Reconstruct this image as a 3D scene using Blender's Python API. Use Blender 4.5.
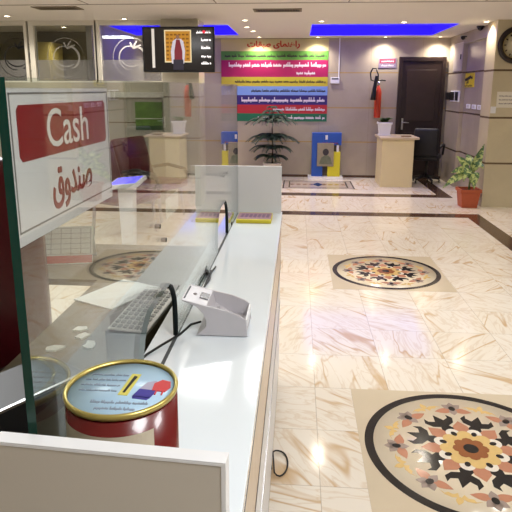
import bpy, bmesh, math, random
from mathutils import Vector, Matrix
random.seed(7)
C = bpy.context.scene.collection
PI = math.pi
for o in list(bpy.data.objects): bpy.data.objects.remove(o)

# ------------------------------------------------------------ camera
cam_data = bpy.data.cameras.new('camera'); cam = bpy.data.objects.new('camera', cam_data); C.objects.link(cam)
F_PX, PITCH, YAW, ROLL, CY = 566.06, .2226, .0728, .00277, 217.69
cam_data.sensor_fit = 'HORIZONTAL'; cam_data.sensor_width = 36
cam_data.lens = F_PX / 512 * 36
cam_data.shift_y = -(256 - CY) / 512
fw = Vector((-math.sin(YAW)*math.cos(PITCH), math.cos(YAW)*math.cos(PITCH), -math.sin(PITCH)))
rt = Vector((math.cos(YAW), math.sin(YAW), 0)); up = rt.cross(fw)
r2 = math.cos(ROLL)*rt + math.sin(ROLL)*up; u2 = -math.sin(ROLL)*rt + math.cos(ROLL)*up
cam.matrix_world = Matrix(((r2.x, u2.x, -fw.x, 0), (r2.y, u2.y, -fw.y, 0), (r2.z, u2.z, -fw.z, 1.6), (0, 0, 0, 1)))
cam_data.clip_start = .02
bpy.context.scene.camera = cam

# ------------------------------------------------------------ world and exposure
W = bpy.data.worlds.new('world'); bpy.context.scene.world = W; W.use_nodes = True
W.node_tree.nodes['Background'].inputs[0].default_value = (.9, .93, 1, 1)
W.node_tree.nodes['Background'].inputs[1].default_value = .12
vs = bpy.context.scene.view_settings
vs.view_transform = 'Standard'; vs.look = 'None'; vs.gamma = 1; vs.use_curve_mapping = False
vs.exposure = 0.62
DOWN_W, PANEL_W = 24.0, 16.0
DOWN_COL, PANEL_COL = (1, .90, .76), (.94, .97, 1)

# ------------------------------------------------------------ materials
def s2l(c): return tuple(((v/255)/12.92 if v/255 <= .04045 else ((v/255+.055)/1.055)**2.4) for v in c)
MATS = {}
def mat(name, rgb, rough=.5, metal=0, spec=.5, emit=0, noise=0, nscale=30, bump=0, coat=0):
    if name in MATS: return MATS[name]
    m = bpy.data.materials.new(name); m.use_nodes = True; nt = m.node_tree
    b = nt.nodes['Principled BSDF']; col = s2l(rgb)
    b.inputs['Base Color'].default_value = (*col, 1)
    b.inputs['Roughness'].default_value = rough; b.inputs['Metallic'].default_value = metal
    b.inputs['Specular IOR Level'].default_value = spec
    b.inputs['Coat Weight'].default_value = coat
    if emit:
        b.inputs['Emission Color'].default_value = (*col, 1); b.inputs['Emission Strength'].default_value = emit
    if noise or bump:
        tc = nt.nodes.new('ShaderNodeTexCoord'); n = nt.nodes.new('ShaderNodeTexNoise')
        n.inputs['Scale'].default_value = nscale; n.inputs['Detail'].default_value = 4
        nt.links.new(tc.outputs['Object'], n.inputs['Vector'])
        if noise:
            mx = nt.nodes.new('ShaderNodeMix'); mx.data_type = 'RGBA'
            mx.inputs['A'].default_value = (*[v*(1-noise) for v in col], 1); mx.inputs['B'].default_value = (*[min(1, v*(1+noise)) for v in col], 1)
            nt.links.new(n.outputs['Fac'], mx.inputs['Factor']); nt.links.new(mx.outputs['Result'], b.inputs['Base Color'])
        if bump:
            bp = nt.nodes.new('ShaderNodeBump'); bp.inputs['Strength'].default_value = bump; bp.inputs['Distance'].default_value = .01
            nt.links.new(n.outputs['Fac'], bp.inputs['Height']); nt.links.new(bp.outputs['Normal'], b.inputs['Normal'])
    MATS[name] = m; return m

class NT:
    def __init__(s, m): s.t = m.node_tree; s.n = s.t.nodes; s.l = s.t.links
    def node(s, typ, **kw):
        n = s.n.new(typ)
        for k, v in kw.items(): setattr(n, k, v)
        return n
    def put(s, v, sock):
        if hasattr(v, 'is_output'): s.l.new(v, sock)
        else: sock.default_value = v
    def math(s, op, a, b=None, clamp=False):
        n = s.node('ShaderNodeMath', operation=op); n.use_clamp = clamp; s.put(a, n.inputs[0])
        if b is not None: s.put(b, n.inputs[1])
        return n.outputs[0]
    def mix(s, f, a, b):
        n = s.node('ShaderNodeMix', data_type='RGBA'); s.put(f, n.inputs['Factor'])
        s.put(a if hasattr(a, 'is_output') else (*a, 1), n.inputs['A']); s.put(b if hasattr(b, 'is_output') else (*b, 1), n.inputs['B'])
        return n.outputs['Result']
    def noise(s, vec, scale, detail=4, dist=0, rough=.5):
        n = s.node('ShaderNodeTexNoise'); s.l.new(vec, n.inputs['Vector']); n.inputs['Scale'].default_value = scale
        n.inputs['Detail'].default_value = detail; n.inputs['Distortion'].default_value = dist; n.inputs['Roughness'].default_value = rough
        return n.outputs['Fac']
    def ramp(s, f, lo, hi):
        n = s.node('ShaderNodeMapRange'); n.interpolation_type = 'SMOOTHSTEP'; s.put(f, n.inputs['Value'])
        n.inputs['From Min'].default_value = lo; n.inputs['From Max'].default_value = hi
        return n.outputs['Result']

def marble_floor():
    m = bpy.data.materials.new('marble_floor'); m.use_nodes = True; k = NT(m); b = k.n['Principled BSDF']
    g = k.node('ShaderNodeNewGeometry'); sp = k.node('ShaderNodeSeparateXYZ'); k.l.new(g.outputs['Position'], sp.inputs[0])
    tx = k.math('DIVIDE', k.math('SUBTRACT', sp.outputs[0], .12), .4); ty = k.math('DIVIDE', k.math('SUBTRACT', sp.outputs[1], 2.853), 0.4)
    ix = k.math('FLOOR', tx); iy = k.math('FLOOR', ty); fx = k.math('FRACT', tx); fy = k.math('FRACT', ty)
    cell = k.node('ShaderNodeCombineXYZ'); k.l.new(ix, cell.inputs[0]); k.l.new(iy, cell.inputs[1])
    wn = k.node('ShaderNodeTexWhiteNoise', noise_dimensions='3D'); k.l.new(cell.outputs[0], wn.inputs['Vector'])
    off = k.node('ShaderNodeVectorMath', operation='SCALE'); k.l.new(wn.outputs['Color'], off.inputs[0]); off.inputs['Scale'].default_value = 30
    # every tile cut from another place of the block, half of them turned
    ang = k.math('MULTIPLY', wn.outputs['Value'], 2.4)
    rot = k.node('ShaderNodeVectorRotate', rotation_type='Z_AXIS'); k.l.new(g.outputs['Position'], rot.inputs['Vector']); k.l.new(ang, rot.inputs['Angle'])
    ad = k.node('ShaderNodeVectorMath', operation='ADD'); k.l.new(rot.outputs[0], ad.inputs[0]); k.l.new(off.outputs[0], ad.inputs[1])
    st = k.node('ShaderNodeVectorMath', operation='MULTIPLY'); k.l.new(ad.outputs[0], st.inputs[0]); st.inputs[1].default_value = (.7, 3.2, 1)
    n1 = k.noise(st.outputs[0], 1.0, 3, .5, .5)
    v = k.math('ABSOLUTE', k.math('SUBTRACT', n1, .5)); vein = k.math('SUBTRACT', 1, k.ramp(v, .0, .02))
    n2 = k.noise(ad.outputs[0], 2.2, 3); vein = k.math('MULTIPLY', vein, k.ramp(n2, .36, .60))
    v2 = k.math('ABSOLUTE', k.math('SUBTRACT', k.noise(st.outputs[0], 4, 4, 1.2), .5)); fine = k.math('MULTIPLY', k.math('SUBTRACT', 1, k.ramp(v2, 0, .05)), .28)
    base = k.mix(k.noise(st.outputs[0], 1.1, 4, .6), s2l((238, 232, 222)), s2l((226, 214, 196)))
    base = k.mix(k.math('MULTIPLY', wn.outputs['Value'], .30), base, s2l((230, 216, 194)))
    c = k.mix(k.math('MULTIPLY', vein, .65), base, s2l((188, 142, 70)))
    c = k.mix(fine, c, s2l((196, 160, 112)))
    ex = k.math('MINIMUM', k.math('MULTIPLY', k.math('MINIMUM', fx, k.math('SUBTRACT', 1, fx)), .4), k.math('MULTIPLY', k.math('MINIMUM', fy, k.math('SUBTRACT', 1, fy)), 0.4))
    j = k.math('LESS_THAN', ex, .0016); c = k.mix(k.math('MULTIPLY', j, .55), c, s2l((150, 130, 105)))
    k.l.new(c, b.inputs['Base Color']); b.inputs['Roughness'].default_value = .11; b.inputs['Specular IOR Level'].default_value = .5
    return m

def stone(name, rgb, axis, w, bands, seam=(120, 105, 85), z0=0.715, ph=.805, band=(128, 98, 56), bw=.012, rough=.22, x0=0.0):
    """polished stone panels with horizontal metal strips at the given heights and vertical joints every w metres"""
    m = bpy.data.materials.new(name); m.use_nodes = True; k = NT(m); b = k.n['Principled BSDF']
    g = k.node('ShaderNodeNewGeometry'); sp = k.node('ShaderNodeSeparateXYZ'); k.l.new(g.outputs['Position'], sp.inputs[0])
    base = s2l(rgb)
    n = k.noise(g.outputs['Position'], 1.6, 6, .5); n2 = k.noise(g.outputs['Position'], 9, 4, 1.0)
    c = k.mix(k.math('MULTIPLY', n, .8), [v*.74 for v in base], [min(1, v*1.2) for v in base])
    c = k.mix(k.math('MULTIPLY', k.ramp(n2, .5, .8), .3), c, [v*.78 for v in base])
    fx = k.math('FRACT', k.math('DIVIDE', k.math('SUBTRACT', sp.outputs[axis], x0), w))
    j = k.math('LESS_THAN', k.math('MULTIPLY', k.math('MINIMUM', fx, k.math('SUBTRACT', 1, fx)), w), .002)
    c = k.mix(k.math('MULTIPLY', j, .5), c, s2l(seam))
    for z in bands:
        bd = k.math('LESS_THAN', k.math('ABSOLUTE', k.math('SUBTRACT', sp.outputs[2], z)), bw)
        c = k.mix(k.math('MULTIPLY', bd, .9), c, s2l(band))
    k.l.new(c, b.inputs['Base Color']); b.inputs['Roughness'].default_value = rough
    return m

def glass_mat(name, tint=(.93, .97, .95), boost=1.0):
    m = bpy.data.materials.new(name); m.use_nodes = True; k = NT(m); k.n.remove(k.n['Principled BSDF'])
    out = k.n['Material Output']
    lw = k.node('ShaderNodeLayerWeight'); lw.inputs['Blend'].default_value = .5
    f = k.math('POWER', lw.outputs['Facing'], 5.0); f = k.math('ADD', k.math('MULTIPLY', f, .96*boost), .04, clamp=True)
    t = k.node('ShaderNodeBsdfTransparent'); t.inputs[0].default_value = (*tint, 1)
    gl = k.node('ShaderNodeBsdfGlossy'); gl.inputs['Roughness'].default_value = .0; gl.inputs[0].default_value = (1, 1, 1, 1)
    mx = k.node('ShaderNodeMixShader'); k.l.new(f, mx.inputs[0]); k.l.new(t.outputs[0], mx.inputs[1]); k.l.new(gl.outputs[0], mx.inputs[2])
    k.l.new(mx.outputs[0], out.inputs['Surface']); return m

def frost_mat(name, rgb, a):
    m = bpy.data.materials.new(name); m.use_nodes = True; k = NT(m); b = k.n['Principled BSDF']
    b.inputs['Base Color'].default_value = (*s2l(rgb), 1); b.inputs['Roughness'].default_value = .7; b.inputs['Alpha'].default_value = a
    return m

FLOOR = marble_floor()
WALLB = stone('back_wall_stone', (178, 166, 148), 0, .9, (.66, 1.28, 1.90), x0=.38, bw=.010, band=(176, 146, 88))
WALLS = stone('side_wall_stone', (176, 164, 146), 1, .9, (.60, 1.24, 1.88), bw=.013, band=(86, 66, 46))
COLM = stone('column_stone', (206, 194, 164), 0, 3, (.615, 1.236, 1.86), bw=.013, band=(84, 62, 42), x0=1)
COLL = stone('cream_column_stone', (226, 220, 200), 0, 3, (.40, .95, 1.5), bw=.008, band=(120, 105, 80), x0=1)
WALLW = stone('pale_wall_stone', (188, 182, 164), 0, .8, (.55, 1.15), bw=.008, band=(120, 100, 72))
PLAIN = mat('plain_wall', (196, 188, 174), .6, noise=.04, nscale=3)
OLIVE = mat('olive_wall', (112, 104, 74), .6, noise=.06, nscale=3)
CEIL = mat('ceiling_paint', (232, 226, 216), .75, noise=.02, nscale=2)
WHITE = mat('white_melamine', (232, 232, 234), .32, noise=.015, nscale=5)
BAND = mat('brown_marble', (84, 62, 48), .12, noise=.5, nscale=40)
GLASS = glass_mat('clear_glass', boost=1.25)
PANE = glass_mat('window_glass', (.8, .82, .82))
EDGE = mat('green_glass_edge', (10, 62, 52), .25, spec=.6, noise=.3, nscale=6)
CTOP = mat('white_glass_top', (236, 244, 250), .10, coat=.4, noise=.015, nscale=4)
BEIGE = mat('beige_stone_band', (208, 186, 160), .25, noise=.12, nscale=14)
BLACK = mat('black_plastic', (20, 20, 22), .4, noise=.1, nscale=50)
RUBBER = mat('black_rubber', (14, 16, 16), .55, noise=.1, nscale=50)
STEEL = mat('brushed_steel', (190, 190, 192), .28, metal=1, noise=.05, nscale=60)
ALU = mat('white_aluminium', (224, 220, 208), .4, noise=.03, nscale=8)
MAROON = mat('maroon_leather', (86, 20, 28), .28, noise=.25, nscale=18, bump=.15)
DKLEATH = mat('black_leather', (14, 14, 17), .6, noise=.2, nscale=25, bump=.2)
GOLD = mat('gold_metal', (204, 186, 108), .3, metal=.7, noise=.1, nscale=30)

# ------------------------------------------------------------ mesh helpers
class MB:
    def __init__(s): s.bm = bmesh.new(); s.mi = 0
    def _m(s, faces):
        for f in faces: f.material_index = s.mi
    def box(s, a, b, rot=None, bev=0):
        r = bmesh.ops.create_cube(s.bm, size=1); vs_ = r['verts']
        c = [(a[i]+b[i])/2 for i in range(3)]; d = [abs(b[i]-a[i]) for i in range(3)]
        for v in vs_: v.co = Vector((v.co.x*d[0], v.co.y*d[1], v.co.z*d[2]))
        fs = list({f for v in vs_ for f in v.link_faces}); s._m(fs)
        if bev:
            es = list({e for v in vs_ for e in v.link_edges})
            q = bmesh.ops.bevel(s.bm, geom=es, offset=bev, segments=2, affect='EDGES', profile=.5)
            vs_ = list({v for f in q['faces'] for v in f.verts} | {v for v in vs_ if v.is_valid}); s._m(q['faces'])
        for v in vs_:
            if rot: v.co = rot @ v.co
            v.co += Vector(c)
        return s
    def cyl(s, p, q, r1, r2=None, n=20, caps=True):
        p, q = Vector(p), Vector(q); r2 = r1 if r2 is None else r2
        d = (q-p); L = d.length; z = d.normalized()
        x = z.orthogonal().normalized(); y = z.cross(x)
        A = [s.bm.verts.new(p + r1*(math.cos(2*PI*i/n)*x+math.sin(2*PI*i/n)*y)) for i in range(n)]
        B = [s.bm.verts.new(q + r2*(math.cos(2*PI*i/n)*x+math.sin(2*PI*i/n)*y)) for i in range(n)]
        fs = [s.bm.faces.new((A[i], A[(i+1) % n], B[(i+1) % n], B[i])) for i in range(n)]
        for f in fs: f.smooth = True
        if caps: fs += [s.bm.faces.new(A[::-1]), s.bm.faces.new(B)]
        s._m(fs); return s
    def tube(s, pts, r, n=8, smooth_=True):
        pts = [Vector(p) for p in pts]; rr = r if isinstance(r, (list, tuple)) else [r]*len(pts)
        prev = None; ref = None; rings = []
        for i, p in enumerate(pts):
            t = (pts[min(i+1, len(pts)-1)]-pts[max(i-1, 0)]).normalized()
            if ref is None: ref = t.orthogonal().normalized()
            x = (ref - t*ref.dot(t)).normalized(); ref = x; y = t.cross(x)
            rings.append([s.bm.verts.new(p + rr[i]*(math.cos(2*PI*k/n)*x+math.sin(2*PI*k/n)*y)) for k in range(n)])
        fs = []
        for a, b in zip(rings, rings[1:]):
            for k in range(n):
                f = s.bm.faces.new((a[k], a[(k+1) % n], b[(k+1) % n], b[k])); f.smooth = smooth_; fs.append(f)
        fs += [s.bm.faces.new(rings[0][::-1]), s.bm.faces.new(rings[-1])]
        s._m(fs); return s
    def lathe(s, prof, n=32, c=(0, 0, 0), axis='z', caps=True):
        def P(r, z, a):
            if axis == 'z': v = (r*math.cos(a), r*math.sin(a), z)
            elif axis == 'y': v = (r*math.cos(a), z, r*math.sin(a))
            else: v = (z, r*math.cos(a), r*math.sin(a))
            return Vector(v)+Vector(c)
        rings = [[s.bm.verts.new(P(r, z, 2*PI*k/n)) for k in range(n)] for r, z in prof]
        fs = []
        for a, b in zip(rings, rings[1:]):
            for k in range(n):
                f = s.bm.faces.new((a[k], a[(k+1) % n], b[(k+1) % n], b[k])); f.smooth = True; fs.append(f)
        if caps: fs += [s.bm.faces.new(rings[0][::-1]), s.bm.faces.new(rings[-1])]
        s._m(fs); return s
    def prism(s, poly, h, M=None):
        """poly: 2D points, extruded by h along local z; M places it"""
        M = M or Matrix.Identity(4)
        A = [s.bm.verts.new(M @ Vector((p[0], p[1], 0))) for p in poly]; B = [s.bm.verts.new(M @ Vector((p[0], p[1], h))) for p in poly]
        n = len(poly)
        fs = [s.bm.faces.new(A[::-1]), s.bm.faces.new(B)] + [s.bm.faces.new((A[i], A[(i+1) % n], B[(i+1) % n], B[i])) for i in range(n)]
        s._m(fs); return fs
    def ring(s, r0, r1, h, c=(0, 0, 0), n=96):
        fs = []
        V = [[s.bm.verts.new(Vector((r*math.cos(2*PI*i/n), r*math.sin(2*PI*i/n), z))+Vector(c)) for i in range(n)] for r, z in ((r0, 0), (r1, 0), (r1, h), (r0, h))]
        for q in range(4):
            a, b = V[q], V[(q+1) % 4]
            for i in range(n): fs.append(s.bm.faces.new((a[i], a[(i+1) % n], b[(i+1) % n], b[i])))
        s._m(fs); return s
    def blob(s, c, r, sub=2):
        q = bmesh.ops.create_icosphere(s.bm, subdivisions=sub, radius=1)
        r = r if isinstance(r, (list, tuple)) else (r, r, r)
        for v in q['verts']: v.co = Vector((v.co.x*r[0], v.co.y*r[1], v.co.z*r[2]))+Vector(c)
        fs = {f for v in q['verts'] for f in v.link_faces}
        for f in fs: f.smooth = True
        s._m(fs); return s
    def leaf(s, pts, ws, nrm=(0, 0, 1), fold=.25, th=.0015):
        """blade along pts with half widths ws, folded at the midrib"""
        pts = [Vector(p) for p in pts]; N = Vector(nrm); rows = []
        for i, p in enumerate(pts):
            t = (pts[min(i+1, len(pts)-1)]-pts[max(i-1, 0)]).normalized(); x = t.cross(N)
            x = x.normalized() if x.length > 1e-4 else t.orthogonal(); y = x.cross(t)
            rows.append([s.bm.verts.new(p-x*ws[i]+y*ws[i]*fold), s.bm.verts.new(p), s.bm.verts.new(p+x*ws[i]+y*ws[i]*fold)])
        fs = []
        for a, b in zip(rows, rows[1:]):
            for k in range(2):
                f = s.bm.faces.new((a[k], a[k+1], b[k+1], b[k])); f.smooth = True; fs.append(f)
        s._m(fs); return s
    def build(s, name, m, parent=None, loc=None, bevel=0):
        bmesh.ops.recalc_face_normals(s.bm, faces=s.bm.faces)
        me = bpy.data.meshes.new(name); s.bm.to_mesh(me); s.bm.free()
        for q in (m if isinstance(m, (list, tuple)) else [m]): me.materials.append(q)
        o = bpy.data.objects.new(name, me); C.objects.link(o)
        if parent: o.parent = parent
        if loc: o.location = loc
        if bevel:
            b = o.modifiers.new('bevel', 'BEVEL'); b.width = bevel; b.segments = 2; b.limit_method = 'ANGLE'
        return o

def B(name, a, b, m, parent=None, bev=0, loc=None):
    return MB().box(a, b).build(name, m, parent, loc, bevel=bev)
def tag(o, label=None, cat=None, group=None, kind=None):
    if label: o['label'] = label
    if cat: o['category'] = cat
    if group: o['group'] = group
    if kind: o['kind'] = kind
    return o
def thing(name, label, cat, loc=(0, 0, 0), rz=0, group=None):
    o = bpy.data.objects.new(name, None); C.objects.link(o); o.location = loc; o.rotation_euler = (0, 0, rz); o.empty_display_size = .1
    return tag(o, label, cat, group)
def struct(o, label=None): o['kind'] = 'structure'; return tag(o, label)
def copy_tree(o, parent=None):
    c = o.copy(); C.objects.link(c)
    if parent: c.parent = parent
    for ch in o.children: copy_tree(ch, c)
    return c

_tmp = []
def text(name, s, size, m, M, parent=None, th=.0006, align='CENTER', width=None, bold=0, spacing=1, sx=1, squash=None):
    cu = bpy.data.curves.new('t', 'FONT'); cu.body = s; cu.size = size; cu.align_x = align; cu.align_y = 'CENTER'
    cu.extrude = th; cu.offset = bold; cu.space_character = spacing; cu.resolution_u = 4
    o = bpy.data.objects.new('t', cu); C.objects.link(o)
    dg = bpy.context.evaluated_depsgraph_get(); me = bpy.data.meshes.new_from_object(o.evaluated_get(dg))
    bpy.data.objects.remove(o)
    xs = [v.co.x for v in me.vertices]; w = max(xs)-min(xs); xc = (max(xs)+min(xs))/2
    ys = [v.co.y for v in me.vertices]; yc = (max(ys)+min(ys))/2; hh = max(ys)-min(ys)
    k = (width/w) if width else sx; ky = (squash/hh) if squash else 1
    x0 = xc if align == 'CENTER' else (min(xs) if align == 'LEFT' else max(xs))
    for v in me.vertices: v.co = M @ Vector(((v.co.x-x0)*k, (v.co.y-yc)*ky, v.co.z))
    me.name = name; me.materials.clear(); me.materials.append(m)
    n = bpy.data.objects.new(name, me); C.objects.link(n)
    if parent: n.parent = parent
    return n
def XZ(x, y, z):     # text plane facing -y
    return Matrix.Translation((x, y, z)) @ Matrix.Rotation(PI/2, 4, 'X')
def squiggle(mb, x0, x1, yc, h, M, seed=0, gap=.12):
    """one line of joined script too small to read: short strokes, loops and dots"""
    R = random.Random(seed); x = x0
    while x < x1:
        wl = min(x1-x, h*R.uniform(1.2, 3.2)); t = h*.17
        mb.prism([(x, yc-t-h*.12), (x+wl, yc-t-h*.12), (x+wl, yc+t-h*.12), (x, yc+t-h*.12)], .0008, M)
        q = x
        while q < x+wl-h*.2:
            k = R.random(); u = h*.13
            if k < .35: mb.prism([(q, yc-h*.1), (q+u*1.2, yc-h*.1), (q+u*1.2, yc+h*.5), (q, yc+h*.5)], .0008, M)
            elif k < .7: mb.prism([(q, yc-h*.1), (q+u*2.2, yc-h*.1), (q+u*1.6, yc+h*.22), (q+u*.4, yc+h*.2)], .0008, M)
            else: mb.prism([(q, yc-h*.48), (q+u*1.3, yc-h*.48), (q+u*1.3, yc-h*.33), (q, yc-h*.33)], .0008, M)
            q += h*R.uniform(.3, .55)
        x += wl+h*gap*R.uniform(1.5, 3)
    return mb

# ============================================================ SETTING
XL, XR, YB, YF, ZC = -6.0, 5.2, 10.6, -2.5, 2.5
struct(B('floor', (XL, YF, -.1), (XR, YB+.2, 0), FLOOR))
struct(B('wall_back', (XL, YB, 0), (XR, YB+.2, ZC+.2), WALLB))
struct(B('wall_left', (XL-.2, YF, 0), (XL, YB+.2, ZC+.2), WALLW))
struct(B('wall_front', (XL, YF-.2, 0), (XR, YF, ZC+.2), PLAIN))
struct(B('wall_right', (XR, YF, 0), (XR+.2, YB+.2, ZC+.2), WALLS))
# side wall at the right end of the lobby: a full part and a shallow recess under a lintel
sw = MB(); sw.box((2.64, 9.69, 0), (3.0, YB, ZC)); sw.box((2.70, 8.3, 0), (3.0, 9.69, 2.33)); sw.box((2.64, 8.3, 2.33), (3.0, 9.69, ZC))
struct(sw.build('wall_side', WALLS))
struct(B('column', (2.585, 8.0, 0), (3.02, 8.4, ZC), COLM))
# ceiling with two raised trays
cz = ZC
trays = [(.17, 8.45, 2.22, 10.18), (-2.80, 8.45, -1.03, 10.0)]
cm = MB()
xs_ = [XL, -3.6, -.98, .16, 2.10, XR]
cm.box((XL, YF, cz), (XR, 8.45, cz+.16)); cm.box((XL, 10.18, cz), (XR, YB, cz+.16))
cm.box((XL, 8.45, cz), (-2.80, 10.18, cz+.16)); cm.box((-1.03, 8.45, cz), (.17, 10.18, cz+.16)); cm.box((2.22, 8.45, cz), (XR, 10.18, cz+.16))
cm.box((-2.80, 10.0, cz), (-1.03, 10.18, cz+.16))
cm.box((XL, YF, cz+.16), (XR, YB, cz+.2))
struct(cm.build('ceiling', CEIL))
# shallow joints of the ceiling boards
JOINT = mat('ceiling_joint', (150, 140, 128), .8)
jm = MB(); jm.box((XL, 6.36, cz-.004), (XR, 6.385, cz+.002))
for x in (-2.3, -.9, .5, 1.9, 3.3): jm.box((x, YF, cz-.003), (x+.012, 6.36, cz+.002))
struct(jm.build('trim_1', JOINT))
# dark marble borders set in the floor
bm_ = MB()
bm_.box((XL, 7.27, .0), (2.2, 7.49, .002)); bm_.box((2.2, YF, .0), (2.40, 7.49, .002))
struct(bm_.build('trim_2', BAND))
bm_ = MB(); bm_.box((XL, 8.66, .0), (2.18, 8.90, .002)); bm_.box((2.18, 8.66, .0), (2.37, YB, .002))
struct(bm_.build('trim_3', BAND))
struct(B('baseboard_back', (XL, YB-.012, 0), (2.64, YB, .045), BAND))

# LED strips in the trays
LEDD = mat('blue_diffuser', (38, 20, 236), .5, emit=.85)
first_led = None
for i, (x0, y0, x1, y1) in enumerate(trays):
    t = thing('led_strip', ['blue LED strip lighting the ceiling tray right of the banner top', 'blue LED strip lighting the ceiling tray behind the television'][i], 'led strip', (x0, y0, cz+.1))
    w, d = x1-x0, y1-y0
    MB().box((.0, d-.006, -.095), (w, d-.001, .055)).box((.001, .006, -.095), (.006, d-.006, .055)).box((w-.006, .006, -.095), (w-.001, d-.006, .055)).box((0, .001, -.095), (w, .006, .055)).box((.006, .006, .05), (w-.006, d-.006, .055)).build('diffuser', LEDD, t)

# downlights
LENS = mat('lamp_lens', (255, 236, 205), emit=14.0); TRIM = mat('lamp_trim', (225, 220, 212), .4)
spots = [(-.73, 7.88), (-.78, 8.73), (-.735, 9.32), (-.71, 10.38), (.29, 8.04), (.32, 10.41), (1.41, 8.21), (1.49, 10.42), (2.42, 10.42), (2.50, 8.20),
         (-3.7, 7.3), (-2.3, 7.66), (-2.3, 10.3), (-3.5, 8.6), (-4.9, 8.5), (1.45, 5.75), (.3, 5.75), (-1.0, 5.75), (-2.6, 5.0), (2.9, 5.75), (4.0, 7.7)]  # the office pair is unseen, added to brighten the view through the windows
spot_lab = ['small ceiling downlight nearest the right end of the television', 'second ceiling downlight back from the television, in the short row before the banner', 'third ceiling downlight back, just before the banner left half',
            'ceiling downlight right above the red heading of the banner', 'ceiling downlight at the front left corner of the right blue tray', 'ceiling downlight behind the right tray, above the banner right edge',
            'ceiling downlight in front of the middle of the right blue tray', 'ceiling downlight close to the wall above the extinguisher', 'ceiling downlight above the dark door', 'ceiling downlight beside the dome camera, nearest the round clock',
            'ceiling downlight at the left edge, before the first window', 'ceiling downlight left of the television, before the third window', 'ceiling downlight in the room behind the third window',
            'added unseen downlight brightening the office behind the second window', 'added unseen downlight brightening the office behind the first window', 'ceiling downlight above the gap between the two floor medallions', 'ceiling downlight above the floor just right of the cash counter', 'ceiling downlight above the ticket kiosk side of the counter', 'ceiling downlight over the clerk side', 'ceiling downlight over the right aisle', 'ceiling downlight beyond the column']
proto = thing('ceiling_downlight', spot_lab[0], 'downlight', (0, 0, cz), 0, 'recessed ceiling downlights')
MB().lathe([(.036, -.001), (.052, -.001), (.05, -.008), (.038, -.006)], 24, caps=False).build('trim_ring', TRIM, proto)
MB().lathe([(.036, -.002), (.02, -.004), (.002, -.005)], 24).build('lens', LENS, proto)
for i, (x, y) in enumerate(spots):
    d = proto if i == 0 else copy_tree(proto)
    d.location = (x, y, cz); d['label'] = spot_lab[i]
    L = bpy.data.lights.new('downlight_beam', 'SPOT'); L.energy = DOWN_W*(1.5 if y > 8.9 else 1.0 if y > 7 else .7); L.color = DOWN_COL; L.spot_size = 2.4; L.spot_blend = .8; L.shadow_soft_size = .04
    lo = bpy.data.objects.new('downlight_beam', L); C.objects.link(lo); lo.location = (x, y, cz-.02)
# square ceiling light panels over the counters (the near half of the hall)
PANELM = mat('light_panel_diffuser', (255, 250, 242), emit=2.6)
pproto = None
plab = ['square ceiling light panel above the cash counter', 'square ceiling light panel above the front right of the lobby', 'square ceiling light panel above the clerk side', 'square ceiling light panel above the near right floor', 'added unseen ceiling light panel lighting the near divider and counter end', 'square ceiling light panel above the waiting chairs']
for i, (x, y) in enumerate([(-.05, 4.0), (1.9, 3.6), (-2.0, 3.2), (1.7, .8), (.75, .0), (-3.2, 5.6)]):  # the panel by the camera is unseen, added to light divider and counter
    if i == 0:
        pproto = thing('ceiling_light', plab[0], 'ceiling light', (x, y, cz), 0, 'square ceiling light panels')
        MB().box((-.31, -.31, -.012), (-.29, .31, 0)).box((.29, -.31, -.012), (.31, .31, 0)).box((-.29, -.31, -.012), (.29, -.29, 0)).box((-.29, .29, -.012), (.29, .31, 0)).build('frame', TRIM, pproto)
        B('diffuser', (-.29, -.29, -.006), (.29, .29, -.001), PANELM, pproto); d = pproto
    else: d = copy_tree(pproto)
    d.location = (x, y, cz); d['label'] = plab[i]
    L = bpy.data.lights.new('panel_light', 'AREA'); L.energy = PANEL_W; L.color = PANEL_COL; L.size = .56
    lo = bpy.data.objects.new('panel_light', L); C.objects.link(lo); lo.location = (x, y, cz-.015); L.shape = 'SQUARE'

# ------------------------------------------------------------ window wall at the left
struct(MB().box((XL, 7.8, 0), (-1.82, 7.92, 1.49)).box((XL, 7.8, 1.56), (-1.82, 7.92, 1.69)).build('wall_window_sill', WALLW))
struct(B('trim_4', (XL, 7.74, 1.49), (-1.82, 7.92, 1.56), ALU))
struct(B('column', (-1.82, 7.7, 0), (-1.33, 8.15, ZC), COLL))
FROST = frost_mat('frosted_film', (150, 150, 150), .34); LOGO = frost_mat('frosted_logo', (226, 226, 222), .3); LOGOD = frost_mat('dark_logo_line', (40, 40, 42), .75)
def ribbon(mb, pts, w, M):
    L_, R_ = [], []
    for i, p in enumerate(pts):
        a = Vector(pts[max(i-1, 0)]); b = Vector(pts[min(i+1, len(pts)-1)]); t = (b-a).normalized(); n = Vector((-t.y, t.x))
        ww = w*(.45+.55*math.sin(PI*(i+.5)/len(pts))); L_.append(Vector(p)+n*ww/2); R_.append(Vector(p)-n*ww/2)
    for i in range(len(pts)-1): mb.prism([R_[i], R_[i+1], L_[i+1], L_[i]], .001, M)
def logo(mb, cx, cz_, R, M):
    ar = lambda a0, a1, rx, ry, ox=0, oy=0: [(cx+ox+rx*math.cos(a0+(a1-a0)*i/18), cz_+oy+ry*math.sin(a0+(a1-a0)*i/18)) for i in range(19)]
    ribbon(mb, ar(.2, 2*PI+.1, R, R), R*.03, M)
    ribbon(mb, ar(PI*.35, PI*1.55, R*.55, R*.6, -R*.12, -R*.02), R*.07, M)
    ribbon(mb, ar(-PI*.45, PI*.6, R*.5, R*.55, R*.22, 0), R*.11, M)
    ribbon(mb, ar(PI*1.1, PI*1.75, R*.6, R*.5, 0, R*.05), R*.07, M)
    for a in (.5, 1.3, 2.2):
        px, pz = cx+R*.12, cz_+R*.45
        ribbon(mb, [(px, pz), (px+R*.2*math.cos(a), pz+R*.22*math.sin(a)), (px+R*.42*math.cos(a-.2), pz+R*.4*math.sin(a))], R*.09, M)
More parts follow.
